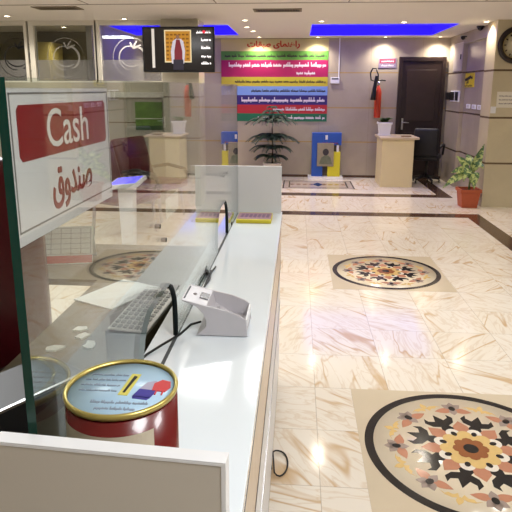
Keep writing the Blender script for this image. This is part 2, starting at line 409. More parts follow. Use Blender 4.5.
wins = [(-4.75, -3.75, LOGOD), (-3.61, -2.78, LOGO), (-2.69, -1.86, LOGO)]
for i, (x0, x1, lm) in enumerate(wins):
    w = thing('window_%d' % (i+1), None, None, (x0, 7.86, 1.69)); del_ = None; struct(w)
    L, H = x1-x0, .75
    MB().box((-.07 if i else -.1, -.05, 0), (0, .05, H+.06)).box((L, -.05, 0), (L+.04, .05, H+.06)).box((0, -.05, H), (L, .05, H+.06)).box((0, -.04, 0), (L, .04, .02)).build('window_frame', ALU, w)
    B('pane', (0, -.004, .02), (L, .004, H), PANE, w)
    B('frosted_band', (0, -.007, .02), (L, -.0045, .30), FROST, w)
    g = MB(); logo(g, L*.5 if i else L*.86, .33, .26, Matrix.Translation((0, -.0075, 0)) @ Matrix.Rotation(PI/2, 4, 'X')); g.build('logo_decal', lm, w)
struct(B('wall_inner', (-2.92, 7.92, 0), (-2.84, YB, ZC), PLAIN)); struct(B('wall_office', (XL, 9.3, 0), (-2.92, 9.4, ZC), OLIVE))
cab = thing('tall_cabinet', 'yellowish tall cabinet standing behind the second window', 'cabinet', (-3.98, 8.75, 0))
B('body', (-.19, 0, 0), (.19, .45, 2.3), mat('yellow_laminate', (190, 172, 96), .5, noise=.05), cab, bev=.005)
B('door', (-.17, -.02, .06), (.17, 0, 2.26), mat('yellow_laminate_door', (198, 180, 104), .5, noise=.05), cab, bev=.003)

# ------------------------------------------------------------ door
DW = mat('dark_door_wood', (42, 27, 22), .42, noise=.35, nscale=9); DWP = mat('dark_door_panel', (47, 31, 25), .42, noise=.35, nscale=9)
dr = thing('door_1', None, None, (1.77, YB, 0)); struct(dr)
B('leaf', (.06, -.05, 0), (.75, -.005, 2.10), DW, dr, bev=.004)
MB().box((0, -.07, 0), (.06, 0, 2.17)).box((.75, -.07, 0), (.815, 0, 2.17)).box((.06, -.07, 2.10), (.75, 0, 2.17)).build('frame', DW, dr, bevel=.004)
for z0, z1 in ((.15, .85), (1.05, 1.95)):
    MB().box((.15, -.062, z0), (.66, -.05, z1), bev=.006).build('panel', DWP, dr)
hd = MB().box((.095, -.06, .90), (.125, -.05, 1.10)).build('handle_plate', STEEL, dr)
MB().tube([(.11, -.05, 1.03), (.11, -.10, 1.03), (.125, -.105, 1.03), (.22, -.105, 1.025)], .009).build('lever', STEEL, hd)

# ------------------------------------------------------------ floor medallions
MBASE = mat('medallion_field', (208, 192, 166), .12, noise=.05, nscale=6); MCREAM = mat('medallion_cream', (232, 216, 190), .12, noise=.05, nscale=10)
MBLK = mat('medallion_black', (34, 32, 34), .12, noise=.2); MROSE = mat('medallion_rose', (190, 132, 104), .12, noise=.1); MGOLD = mat('medallion_gold', (218, 184, 120), .12, noise=.1)
MGREY = mat('medallion_grey', (160, 142, 132), .12, noise=.1); MBROWN = mat('medallion_brown', (150, 92, 56), .12, noise=.1); MWHITE = mat('medallion_white', (232, 222, 206), .12)
def petal(L, W, n=14, tip=1.0): return [(L*t, W*math.sin(PI*t**.8)*.5*(1-.0*t)) for t in [i/n for i in range(n+1)]] + [(L*t, -W*math.sin(PI*t**.8)*.5) for t in [i/n for i in range(n-1, 0, -1)]]
def RZ(a, x=0, z=0, y=0): return Matrix.Rotation(a, 4, 'Z') @ Matrix.Translation((x, y, z))
def medallion(loc, label):
    t = thing('floor_medallion', label, 'floor medallion', loc, 0, 'round stone medallions in the floor')
    B('field', (-.5, -.5, 0), (.5, .5, .001), MBASE, t)
    MB().lathe([(.44, .0008), (.44, .0014), (.001, .0014)], 96).build('disc', MCREAM, t)
    MB().ring(.437, .4775, .0012, (0, 0, .0006)).build('outer_ring', MBLK, t)
    z = .0012; e = .0008
    def around(name, m, mb, zz, phase=0):       # one piece and its seven copies turned about the centre
        o = mb.build(name, m, t); o.location = (0, 0, zz)
        for k in range(8):
            c = o if k == 0 else o.copy()
            if k: C.objects.link(c); c.parent = t
            c.rotation_euler = (0, 0, 2*PI*k/8+phase)
        return o
    I = Matrix.Identity(4)
    s = MB(); s.prism([(.12, -.05), (.19, -.022), (.205, -.058), (.240, -.078), (.275, -.062), (.248, -.054), (.236, -.024), (.290, 0), (.236, .024), (.248, .054), (.275, .062), (.240, .078), (.205, .058), (.19, .022), (.12, .05)], e); around('star_point', MBLK, s, z, PI/8)
    s = MB(); s.prism([(.09, -.03), (.14, -.036), (.178, -.036), (.224, 0), (.178, .036), (.14, .036), (.09, .03)], e); around('rose_petal', MROSE, s, z+.0004)
    s = MB(); s.prism([(.128+.036*math.cos(q*PI/8), .034*math.sin(q*PI/8)) for q in range(16)], e); around('white_lobe', MWHITE, s, z+.0008, PI/8)
    s = MB(); s.prism([(.095+.044*math.cos(q*PI/8), .038*math.sin(q*PI/8)) for q in range(16)], e); around('gold_lobe', MGOLD, s, z+.0012)
    s = MB(); s.prism([(.10*math.cos(q*PI/16), .10*math.sin(q*PI/16)) for q in range(32)], e); s.build('gold_disc', MGOLD, t, loc=(0, 0, z+.0014))
    s = MB(); s.prism([(.122+.017*math.cos(q*PI/6), .013*math.sin(q*PI/6)) for q in range(12)], e); around('dark_dot', MBLK, s, z+.0022, PI/8)
    s = MB(); s.prism([(.0, -.02), (.05, -.032), (.075, -.018), (.082, 0), (.075, .018), (.05, .032), (.0, .02)], e); around('inner_petal', MBROWN, s, z+.0026)
    s = MB(); s.prism([(.033*math.cos(q*PI/12), .033*math.sin(q*PI/12)) for q in range(24)], e); s.build('centre', MBLK, t, loc=(0, 0, z+.0034))
    s = MB()
    for b in (-1.35, 1.35): s.prism(petal(.095, .046), e, Matrix.Translation((.325, 0, 0)) @ Matrix.Rotation(b+PI, 4, 'Z'))
    around('outer_flower', MROSE, s, z)
    s = MB()
    for b in (.0, .9, -.9, PI): s.prism(petal(.058, .04), e, Matrix.Translation((.335, 0, 0)) @ Matrix.Rotation(b, 4, 'Z'))
    around('outer_leaf', MGREY, s, z+.0004)
    s = MB(); s.prism([(.335+.020*math.cos(q*PI/8), .016*math.sin(q*PI/8)) for q in range(16)], e); around('flower_eye', MBLK, s, z+.0008)
    s = MB()
    for sg in (1, -1): s.prism([(.355, sg*.004), (.365, sg*.03), (.36, sg*.06), (.34, sg*.085), (.352, sg*.062), (.34, sg*.05), (.345, sg*.03), (.33, sg*.012)][::sg], e)
    s.prism(petal(.05, .03), e, Matrix.Translation((.35, 0, 0))); around('gold_scroll', MGOLD, s, z+.0002, PI/8)
    return t
medallion((.815, 4.953, .0), 'round inlaid flower medallion in the floor, the farther of the two')
medallion((.815, 2.353, .0), 'round inlaid flower medallion in the floor, the nearest, cut by the photo corner')
mo = thing('floor_mosaic', 'rectangular mosaic panel set in the floor before the blue box', 'floor mosaic', (.36, 9.73, 0))
B('field', (-.6, -.42, 0), (.6, .42, .001), mat('mosaic_grey', (186, 172, 158), .12, noise=.15, nscale=20), mo)
r = MB()
for ins in (0, .10):
    x, y = .6-ins, .42-ins; w = .022
    r.box((-x, -y, .001), (x, -y+w, .0018)).box((-x, y-w, .001), (x, y, .0018)).box((-x, -y+w, .001), (-x+w, y-w, .0018)).box((x-w, -y+w, .001), (x, y-w, .0018))
r.build('frame_lines', MBLK, mo)
r = MB()
for k in range(-4, 5):
    if k: r.prism(petal(.10, .10), .0008, Matrix.Translation((k*.11-.05, 0, .001)))
r.build('leaf_motif', MBROWN, mo)
r = MB(); r.prism([(.09, 0), (0, .2), (-.09, 0), (0, -.2)], .0008, Matrix.Translation((0, 0, .0012))); r.build('diamond', MBLK, mo)

# ============================================================ CASH COUNTER
HC = .97
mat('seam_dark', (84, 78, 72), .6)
ct = thing('cash_counter', 'long narrow white counter with glossy pale top running away from the camera', 'counter', (0, 0, 0))
B('top', (-.365, .50, HC-.03), (-.074, 2.93, HC), CTOP, ct, bev=.002)
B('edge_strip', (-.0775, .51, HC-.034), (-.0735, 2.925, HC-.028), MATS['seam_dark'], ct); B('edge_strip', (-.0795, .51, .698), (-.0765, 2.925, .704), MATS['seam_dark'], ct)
B('stone_band', (-.36, .51, .70), (-.078, 2.92, HC-.03), BEIGE, ct)
B('body', (-.355, .52, .10), (-.082, 2.91, .70), WHITE, ct)
B('rail', (-.36, .51, .44), (-.079, 2.92, .47), STEEL, ct)
B('plinth', (-.35, .52, 0), (-.086, 2.91, .10), mat('grey_plinth', (168, 160, 150), .4, noise=.05), ct)
B('seam_strip', (-.3115, .59, HC), (-.3025, 2.88, HC+.0012), mat('grey_seam', (70, 76, 78), .4), ct)
# end panels
def end_panel(y, x0, x1, z1, label):
    t = thing('divider_panel', label, 'divider panel', (0, y, HC), -.07, 'white divider panels across the counter')
    B('board', (x0, -.009, 0), (x1, .009, z1-HC), mat('divider_board', (206, 198, 186), .45, noise=.02, nscale=4), t)
    MB().box((x0, -.0096, z1-HC), (x1+.002, .0096, z1-HC+.002)).box((x1, -.0096, 0), (x1+.002, .0096, z1-HC)).box((x1-.003, -.0098, 0), (x1, -.009, z1-HC)).box((x0, -.0098, z1-HC-.0025), (x1-.003, -.009, z1-HC)).build('edge_band', WHITE, t)
    return t
end_panel(.540, -.345, -.073, 1.203, 'white edged divider panel at the near end of the counter')
p2 = thing('divider_panel', 'white divider panel at the far end of the counter, behind the booklet', 'divider panel', (0, 2.90, HC), 0, 'white divider panels across the counter')
B('board', (-.34, -.009, 0), (-.079, .009, .243), WHITE, p2); B('edge_band', (-.34, -.009, .243), (-.079, .009, .245), WHITE, p2)

# ------------------------------------------------------------ glass screen with two pass-through cut-outs
def arch(y0, y1, z, r, n=8):
    """cut-out outline from (y0,HC) up and over to (y1,HC) with rounded top corners"""
    p = [(y0, HC+.0015)]
    p += [(y0+r-r*math.cos(PI/2*i/n), z-r+r*math.sin(PI/2*i/n)) for i in range(n+1)]
    p += [(y1-r+r*math.sin(PI/2*i/n), z-r+r*math.cos(PI/2*i/n)) for i in range(n+1)]
    return p + [(y1, HC+.0015)]
GY0, GY1, GZ = .584, 2.885, 1.612
out = [(GY0, HC+.0015)] + arch(1.04, 1.365, 1.137, .10) + arch(2.13, 2.454, 1.133, .10) + [(GY1, HC+.0015), (GY1, GZ+.012), (GY0, GZ)]
gt = thing('glass_screen', 'clear green-edged glass screen standing on the cash counter with pass-through openings', 'glass screen', (-.310, 0, 0))
mb = MB(); Mg = Matrix(((0, 0, 1, -.0055), (1, 0, 0, 0), (0, 1, 0, 0), (0, 0, 0, 1)))
fs = mb.prism(out, .011, Mg)
for f in fs[2:]: f.material_index = 1
mb.build('pane', [GLASS, EDGE], gt)
# rubber edging on the far side of each opening
for (y1, z) in ((1.365, 1.137), (2.454, 1.133)):
    pts = [(0, y1-.001, HC+.002), (0, y1-.001, z-.10)] + [(0, y1-.10+.10*math.cos(PI/2*i/8), z-.10+.10*math.sin(PI/2*i/8)) for i in range(1, 8)]
    MB().tube(pts, .0068, 8).build('edge_trim', mat('dark_green_trim', (10, 20, 20), .6, spec=.2), gt)
for y in (1.60, 1.86, 2.60): MB().box((-.0075, y-.012, HC+.002), (.008, y+.012, HC+.018), bev=.003).build('clip', RUBBER, gt)
for (y, z) in ((1.217, 1.3), (1.27, 1.254), (2.334, 1.247), (2.436, 1.245)): MB().cyl((-.006, y, z), (.006, y, z), .0055, n=14).build('glass_bolt', RUBBER, gt)

# cash sign on the glass
YZ = Matrix(((0, 0, 1, 0), (1, 0, 0, 0), (0, 1, 0, 0), (0, 0, 0, 1)))   # local x->y, y->z, z->x
sg = thing('cash_sign', 'white and maroon sign reading Cash stuck on the glass screen', 'sign', (-.3188, .773, 1.511))
SW = mat('sign_white', (220, 208, 212), .3); SR = mat('sign_maroon', (140, 26, 36), .3, noise=.05); SG = mat('sign_grey_line', (120, 110, 112), .4)
B('board', (0, -.168, -.091), (.0012, .170, .090), SW, sg)
r = MB(); w = .0022
r.box((.0012, -.161, .083), (.0018, .166, .083+w)).box((.0012, -.161, -.076), (.0018, .166, -.076+w)).box((.0012, -.161, -.076), (.0018, -.161+w, .085)).box((.0012, .166-w, -.076), (.0018, .166, .085))
r.build('border', SG, sg)
rr = MB()
a0, a1, b0, b1, q = -.146, .151, .006, .071, .006
rr.prism([(a0+q, b0), (a1-q, b0), (a1, b0+q), (a1, b1-q), (a1-q, b1), (a0+q, b1), (a0, b1-q), (a0, b0+q)], .0008, Matrix.Translation((.0012, 0, 0)) @ YZ); rr.build('red_field', SR, sg)
text('word', 'Cash', .06, mat('sign_letter_white', (226, 214, 214), .3), Matrix.Translation((.0021, .000, .040)) @ YZ, sg, th=.0004, width=.142, squash=.050, bold=.0002)
text('persian_word', '\ufed5\ufeed\ufeaa\ufee8\ufebb', .05, SR, Matrix.Translation((.0018, .005, -.041)) @ YZ, sg, th=.0005, width=.142, bold=.0008, squash=.058)

tag(B('white_rectangle', (-.3175, 1.328, 1.289), (-.3160, 1.470, 1.339), mat('rectangle_white', (232, 228, 220), .6)), 'small blank white rectangle at the glass right of the kiosk', 'paper note')  # plain white rectangle set just behind the glass
# ------------------------------------------------------------ card terminal
TG = mat('terminal_grey', (196, 192, 196), .35, noise=.03); TD = mat('terminal_dark', (104, 100, 104), .4); TB = mat('terminal_screen', (70, 64, 66), .2)
tm = thing('card_terminal', 'grey card terminal with raised privacy walls on the counter', 'card terminal', (-.205, 1.425, HC))
# side profile in x,z (relative), from the cantilevered tip round the foot
px = [(-.090, .100), (-.060, .093), (-.020, .083), (.030, .072), (.066, .058), (.080, .048), (.084, .002), (-.052, .002), (-.038, .012), (-.025, .026), (-.024, .042), (-.032, .062), (-.050, .082), (-.085, .096)]
for y0, y1 in ((-.062, -.056), (.056, .062)):
    wall = MB(); wall.prism(px, y1-y0, Matrix.Translation((0, y1, 0)) @ Matrix.Rotation(PI/2, 4, 'X')); wall.build('privacy_wall', TG, tm, bevel=.0015)
body = [(-.089, .0995), (-.06, .0925), (-.022, .083), (-.015, .050), (.040, .016), (.078, .013), (.082, .004), (-.050, .004), (-.036, .013), (-.026, .027), (-.026, .043), (-.034, .062), (-.052, .081), (-.085, .0955)]
mb = MB(); mb.prism(body, .112, Matrix.Translation((0, .056, 0)) @ Matrix.Rotation(PI/2, 4, 'X')); mb.build('body', TG, tm, bevel=.001)
R_ = Matrix.Rotation(math.radians(14), 3, 'Y')
MB().box((-.012, -.02, -.001), (.012, .02, .001), rot=None).build('screen', TB, tm, loc=(-.036, 0, .0882)).rotation_euler = (0, math.radians(14), 0)
MB().box((-.002, -.045, -.0015), (.002, .045, .001)).build('card_slot', RUBBER, tm, loc=(-.083, 0, .0985)).rotation_euler = (0, math.radians(14), 0)
MB().lathe([(.006, 0), (.006, .0008), (.001, .0008)], 16).build('logo', SG, tm, loc=(-.063, 0, .0935))
KEY = mat('key_grey', (176, 174, 178), .4)
kp = MB()
for i in range(4):
    for j in range(3):
        x = -.004+i*.014; z = .050-(x+.015)*.618+.001
        kp.box((x-.0045, -.031+j*.024, z-.004), (x+.0045, -.015+j*.024, z+.002))
kp.build('keypad', KEY, tm)
B('rim_tip', (.078, -.056, .030), (.084, .056, .048), WHITE, tm, bev=.001)
tag(MB().tube([(-.252, 1.415, HC+.018), (-.275, 1.395, HC+.018), (-.295, 1.372-.03, HC+.012), (-.33, 1.29, HC+.006), (-.355, 1.24, HC+.004), (-.372, 1.21, HC-.01), (-.378, 1.19, .85), (-.385, 1.2, .76)], .0032, 8).build('cable', RUBBER),
    'thin black cable running from the card terminal under the glass', 'cable')
tag(MB().tube([(-.298, 1.9+.02*i, HC+.004+.002*math.sin(i)) for i in range(0, 1)] + [(-.291+.003*math.sin(i*1.1), 1.62+.025*i, HC+.0045) for i in range(14)], .003, 6).build('cord', RUBBER),
    'short black cord lying along the foot of the glass screen', 'cord')

# ------------------------------------------------------------ donation can
cn = thing('donation_can', 'round maroon donation tin with blue lid and gold rim on the counter', 'donation tin', (-.2290, .675, HC))
R0 = .0735; CH = .241
CANM = mat('can_maroon', (104, 22, 22), .25, noise=.12, nscale=10, coat=.3); CREAM = mat('can_cream_label', (196, 186, 166), .35, noise=.04)
MB().lathe([(R0, .002), (R0, CH-.008)], 64, caps=True).build('body', CANM, cn)
# cream label band round the lower part, with a gap on the right
lb = MB(); n = 40; A0, A1 = math.radians(150), math.radians(318)
for i in range(n):
    a, b = A0+(A1-A0)*i/n, A0+(A1-A0)*(i+1)/n
    v = [lb.bm.verts.new(((R0+.0006)*math.cos(t), (R0+.0006)*math.sin(t), z)) for t, z in ((a, .01), (b, .01), (b, CH-.027), (a, CH-.027))]; lb.bm.faces.new(v)
lb.build('label_band', CREAM, cn)
MB().lathe([(R0-.004, CH-.004), (R0+.0005, CH-.005), (R0+.0018, CH), (R0+.0005, CH+.003), (R0-.0022, CH+.003), (R0-.0035, CH)], 64, caps=False).build('rim', GOLD, cn)
lid = MB().lathe([(R0-.004, CH-.004), (R0-.004, CH-.002), (.001, CH-.002)], 64).build('lid', mat('can_lid_blue', (172, 202, 224), .3, noise=.03, nscale=20), cn)
zt = CH-.002
Mz = Matrix.Translation((0, 0, zt))
for i, (yy, xa, xb) in enumerate([(.034, -.052, .0), (.020, -.056, .0), (.006, -.058, -.004), (-.008, -.056, -.004), (-.036, -.03, .045), (-.050, -.02, .032)]):
    q = MB(); squiggle(q, xa, xb, yy, .0052 if i < 4 else .0075, Mz, i); q.build('text_line', mat('lid_ink', (138, 150, 168), .5), lid)
sl = MB(); Ms = Matrix.Translation((.008, .008, zt)) @ Matrix.Rotation(math.radians(-4), 4, 'Z')
sl.prism([(-.0065, -.026), (.0065, -.026), (.0065, .03), (-.0065, .03)], .0008, Ms); sl.build('slot_frame', mat('slot_yellow', (216, 204, 96), .4), lid)
sl = MB(); sl.prism([(-.002, -.020), (.001, -.020), (.003, .014), (.004, .022), (-.001, .024), (-.0015, .012)], .0008, Ms @ Matrix.Translation((0, 0, .0006))); sl.build('coin_slot', RUBBER, lid)
pc = MB(); Mp = Matrix.Translation((.034, -.004, zt)) @ Matrix.Rotation(math.radians(-8), 4, 'Z')
pc.prism([(-.012, -.018), (.012, -.018), (.014, .002), (-.010, .002)], .0008, Mp); pc.prism([(-.010, -.022), (.010, -.022), (.012, -.016), (-.012, -.016)], .0008, Mp); pc.build('printed_capsule_base', mat('print_purple', (62, 54, 150), .4), lid)
pc = MB(); pc.prism([(-.010, .002), (.014, .002), (.013, .020), (.004, .026), (-.006, .020)], .0008, Mp); pc.build('printed_capsule_top', mat('print_lilac', (176, 170, 192), .4), lid)
pc = MB(); Mq = Matrix.Translation((.052, .006, zt))
pc.prism([(-.010, -.010), (.008, -.012), (.013, .0), (.010, .014), (-.002, .018), (-.011, .008)], .0012, Mq)
for a in (-.005, .004): pc.prism([(a, -.020), (a+.002, -.020), (a+.002, -.010), (a, -.010)], .001, Mq)
pc.build('printed_red_shape', mat('print_red', (206, 66, 70), .4), lid)
tag(MB().tube([(.060, -.046, .178), (.066, -.044, .173), (.073, -.038, .174), (.079, -.03, .168)], .003, 8).build('rope_end', mat('white_rope', (226, 214, 206), .8, bump=.3), cn), 'white rope end')

# ------------------------------------------------------------ booklet at far end
bk = thing('booklet', 'yellow edged booklet with a purple pink cover lying at the far divider', 'booklet', (-.205, 2.735, HC))
B('pages', (-.085, -.085, 0), (.085, .082, .018), mat('booklet_yellow', (212, 196, 40), .45, noise=.08), bk, bev=.002)
B('cover', (-.082, -.068, .018), (.082, .066, .0195), mat('booklet_cover', (170, 128, 146), .35, noise=.25, nscale=40), bk)
q = MB()
for i in range(7): q.prism([(-.07+i*.021, -.03), (-.056+i*.021, -.04), (-.052+i*.021, .03), (-.066+i*.021, .036)], .0008, Matrix.Translation((0, 0, .0195)))
q.build('cover_print', mat('booklet_print', (120, 82, 120), .4), bk)
# wire loop by the counter foot
tag(MB().tube([(-.085, 2.12, .02)] + [(-.055+.038*math.cos(a)*1.0, 2.18+.085*math.sin(a), .006+.02*max(0, -math.cos(a))) for a in [PI*1.15-i*PI*2.0/20 for i in range(19)]] + [(-.085, 2.24, .02)], .0035, 8).build('wire_loop', RUBBER),
    'black wire loop on the floor at the foot of the counter', 'wire')

# ============================================================ CLERK SIDE
DESKM = mat('clerk_desk_grey', (92, 84, 68), .45, noise=.08, nscale=5)
dk = thing('clerk_desk', 'low greyish L-shaped clerk desk seen through the glass behind the counter', 'desk', (0, 0, 0))
mb = MB(); mb.prism([(-.372, .62), (-.372, 3.0), (-1.7, 3.0), (-1.7, 2.4), (-.9, 2.4), (-.9, .62)], .03, Matrix.Translation((0, 0, .72))); mb.build('worktop', DESKM, dk)
B('leg_panel', (-.88, .66, 0), (-.40, .69, .72), DESKM, dk); B('leg_panel', (-1.66, 2.44, 0), (-1.63, 2.96, .72), DESKM, dk); B('leg_panel', (-.43, 2.44, 0), (-.40, 2.96, .72), DESKM, dk)
# machine with silver edge
mc = thing('counting_machine', 'black box-shaped machine with silver front edge left of the donation tin', 'machine', (-.565, 1.02, .75), math.radians(57))
B('case', (-.20, -.0, 0), (.17, .16, .215), BLACK, mc, bev=.006); B('silver_edge', (-.20, -.003, .212), (.17, .004, .218), STEEL, mc)
text('lettering', 'I a G', .075, mat('grey_letter', (70, 70, 72), .5), Matrix.Translation((-.06, -.0012, .10)) @ Matrix.Rotation(PI/2, 4, 'X'), mc, th=.0008)
# cash register with a light keypad
kb = thing('cash_register', 'dark cash register with white keys behind the glass opening beside the terminal', 'cash register', (-.462, 1.58, .75), math.radians(-10))
mb = MB(); mb.prism([(-.11, 0), (.17, 0), (.17, .21), (-.11, .17)], .13, Matrix(((0, 0, 1, -.065), (1, 0, 0, 0), (0, 1, 0, 0), (0, 0, 0, 1)))); mb.build('case', mat('register_olive', (52, 50, 30), .5, noise=.1), kb, bevel=.004)
Mk = Matrix.Translation((0, -.11, .17)) @ Matrix.Rotation(math.atan2(.04, .28), 4, 'X')
q = MB(); q.prism([(-.06, .01), (.06, .01), (.06, .27), (-.06, .27)], .004, Mk); pl = q.build('keypad', mat('key_white', (226, 222, 218), .45), kb)
q = MB()
for i in range(6):
    for j in range(10): q.prism([(-.052+i*.018, .02+j*.024), (-.041+i*.018, .02+j*.024), (-.041+i*.018, .034+j*.024), (-.052+i*.018, .034+j*.024)], .008, Mk)
q.build('key_surface', mat('key_mid_grey', (150, 148, 144), .5), pl)  # keys in one plain mid grey
tag(MB().box((-.148, -.105, 0), (.148, .105, .004)).build('paper_stack', mat('paper_white', (232, 232, 228), .7), loc=(-.75, 2.23, .75)), 'white sheets of paper on the clerk desk behind the cash register', 'paper').rotation_euler = (0, 0, math.radians(64))
for i, (x, y, a) in enumerate([(-.80, 1.70, .4), (-.74, 1.80, 1.2), (-.69, 1.73, 2.1), (-.77, 1.86, .2)]):
    m = MB(); rnd = random.Random(i)
    m.prism([(.03*math.cos(t*PI/4)*rnd.uniform(.6, 1.3), .022*math.sin(t*PI/4)*rnd.uniform(.6, 1.3)) for t in range(8)], .006, None)
    o = m.build('paper_scrap', MATS['paper_white'], loc=(x, y, .75)); o.rotation_euler = (0, 0, a)
    tag(o, ['torn white paper scrap on the clerk desk, the leftmost', 'torn white paper scrap in the middle of the bits on the clerk desk', 'torn white paper scrap nearest the counter ledge', 'torn white paper scrap, farthest of those on the clerk desk'][i], 'paper scrap', 'torn paper scraps on the clerk desk')
# desk calendar: a tent of two cards with a red foot
ca = thing('desk_calendar', 'standing white desk calendar with red bottom strip on the clerk desk', 'calendar', (-1.14, 2.62, .75), math.radians(12))
mb = MB(); Mx = Matrix.Rotation(math.radians(66), 4, 'X')
mb.prism([(-.13, .0), (.13, .0), (.13, .19), (-.13, .19)], .002, Mx); mb.prism([(-.13, 0), (.13, 0), (.13, .19), (-.13, .19)], .002, Matrix.Translation((0, .155, 0)) @ Matrix.Rotation(math.radians(114), 4, 'X'))
mb.build('cards', MATS['paper_white'], ca)
mb = MB(); mb.prism([(-.128, .004), (.128, .004), (.128, .042), (-.128, .042)], .001, Mx @ Matrix.Translation((0, 0, .002))); mb.build('red_strip', mat('calendar_red', (196, 70, 66), .5), ca)
mb = MB()
for i in range(6): mb.prism([(-.12+i*.048, .05), (-.1185+i*.048, .05), (-.1185+i*.048, .18), (-.12+i*.048, .18)], .001, Mx @ Matrix.Translation((0, 0, .002)))
for j in range(6): mb.prism([(-.12, .05+j*.026), (.12, .05+j*.026), (.12, .0512+j*.026), (-.12, .0512+j*.026)], .001, Mx @ Matrix.Translation((0, 0, .002)))
mb.build('grid', SG, ca)
# clerk chair, maroon
cc = thing('clerk_chair', 'dark maroon leather office chair at the left edge behind the glass screen', 'office chair', (-1.24, 1.75, 0), math.radians(-12))
def cushion(a, b, bev=.04, rot=None, m=MAROON, name='cushion', parent=None, loc=None, sub=True):
    mb = MB(); mb.box(a, b, rot=rot, bev=bev); o = mb.build(name, m, parent, loc)
    for p in o.data.polygons: p.use_smooth = True
    return o
cushion((-.26, -.26, .44), (.26, .26, .54), .045, name='seat', parent=cc)
cushion((.0-.27, .18, .52), (.27, .30, 1.36), .05, name='backrest', parent=cc)
for sx in (-1, 1): MB().tube([(sx*.29, .2, .66), (sx*.30, -.18, .68), (sx*.29, -.2, .48)], .025, 10).build('armrest', BLACK, cc)
MB().cyl((0, 0, .10), (0, 0, .44), .03).build('column', STEEL, cc)
for k in range(5):
    a = 2*PI*k/5; lg = MB().tube([(0, 0, .11), (.28*math.cos(a), .28*math.sin(a), .075)], [.03, .02], 8).build('base_leg', BLACK, cc)
    MB().cyl((.28*math.cos(a)-.012, .28*math.sin(a), .028), (.28*math.cos(a)+.012, .28*math.sin(a), .028), .028, n=14).build('caster', BLACK, lg)

# ------------------------------------------------------------ kiosk
kq = thing('ticket_kiosk', 'slim white ticket kiosk with a slanted blue screen in the lobby', 'kiosk', (-1.65, 5.28, 0))
mb = MB(); 
A = [(-.05, -.05), (.08, -.05), (.08, .06), (-.05, .06)]
v0 = [mb.bm.verts.new((x*.85, y, 0)) for x, y in A]; v1 = [mb.bm.verts.new((x*1.15, y*1.2, .70)) for x, y in A]
mb.bm.faces.new(v0[::-1]); mb.bm.faces.new(v1)
for i in range(4): mb.bm.faces.new((v0[i], v0[(i+1) % 4], v1[(i+1) % 4], v1[i]))
mb.build('pedestal', WHITE, kq, bevel=.006)
B('foot', (-.16, -.14, 0), (.16, .14, .015), WHITE, kq, bev=.004)
hd = B('head', (-.15, -.18, -.02), (.15, .18, .02), WHITE, kq, bev=.008, loc=(.02, 0, .725)); hd.rotation_euler = (math.radians(4), math.radians(-6), 0)
sc = B('screen', (-.125, -.15, .02), (.125, .15, .023), mat('kiosk_screen_blue', (96, 90, 250), emit=.9), hd)
# ------------------------------------------------------------ waiting chairs (linked row, facing right)
def waiting_chair(x, y, rz, lab):
    t = thing('waiting_chair', lab, 'waiting chair', (x, y, 0), rz, 'maroon waiting chairs')
    cushion((-.30, -.30, .38), (.30, .25, .48), .035, name='seat', parent=t)
    o = cushion((-.30, -.06, 0), (.30, .06, .60), .04, name='backrest', parent=t, loc=(0, .27, .42)); o.rotation_euler = (math.radians(-16), 0, 0)
    for sx in (-1, 1):
        MB().tube([(sx*.33, .26, .60), (sx*.33, .05, .64), (sx*.33, -.22, .60), (sx*.33, -.26, .5), (sx*.31, -.2, .42)], .022, 10).build('armrest', BLACK, t)
    for sx in (-1, 1):
        MB().tube([(sx*.24, .22, .38), (sx*.25, .26, 0)], .018, 8).build('leg', STEEL, t); MB().tube([(sx*.24, -.2, .38), (sx*.25, -.24, 0)], .018, 8).build('leg', STEEL, t)
waiting_chair(-1.92, 6.1, math.radians(68), 'maroon leather waiting chair just beyond the kiosk, the nearer of the pair')
waiting_chair(-1.78, 7.0, math.radians(68), 'maroon leather waiting chair nearer the cream column')
# poster
ps = thing('green_poster', 'green poster on the wall under the third window', 'poster', (-2.05, 7.795, 1.24))
B('board', (-.19, -.012, -.19), (.19, 0, .19), mat('poster_green', (104, 140, 62), .3, noise=.5, nscale=12), ps)
B('white_line', (-.19, -.0135, -.04), (.19, -.012, -.03), ALU, ps); B('dark_foot', (-.19, -.0135, -.19), (.19, -.012, -.13), mat('poster_dark_green', (52, 84, 44), .3, noise=.4, nscale=20), ps)

# ------------------------------------------------------------ television hung from the ceiling
tv = thing('television', 'flat television hanging from the ceiling in front of the cream column', 'television', (-1.51, 7.30, 2.085))
B('case', (-.455, -.02, -.275), (.455, .03, .275), BLACK, tv, bev=.006)
scr = B('screen', (-.435, -.0225, -.252), (.435, -.02, .255), mat('tv_screen_dark', (34, 30, 28), .15, emit=.5), tv)
MB().box((-.15, .03, -.12), (.15, .05, .12)).box((-.03, .05, -.03), (.03, .38, .03)).box((-.1, .38, -.1), (.1, .40, .1)).build('wall_bracket', BLACK, tv)
def flat(name, poly, m, y, parent):
    mb = MB(); mb.prism(poly, .0008, Matrix.Translation((0, y, 0)) @ Matrix.Rotation(PI/2, 4, 'X')); return mb.build(name, m, parent)
def rc(x0, z0, x1, z1): return [(x0, z0), (x1, z0), (x1, z1), (x0, z1)]
flat('picture_frame', rc(-.175, -.155, .165, .235), mat('screen_beige', (190, 176, 140), emit=.8), -.0225, scr)
q = MB(); Mt = Matrix.Rotation(PI/2, 4, 'X')
q.prism(rc(-.16, -.14, .15, .22), .0008, Matrix.Translation((0, -.0234, 0)) @ Mt); q.mi = 1
for i in range(6):
    for j in range(7): q.prism(rc(-.15+i*.05, -.12+j*.048, -.118+i*.05, -.100+j*.048), .0008, Matrix.Translation((0, -.0238, 0)) @ Mt)
q.build('golden_doorway', [mat('screen_gold', (176, 124, 40), emit=.5), mat('screen_gold_dark', (120, 78, 22), emit=.5)], scr)
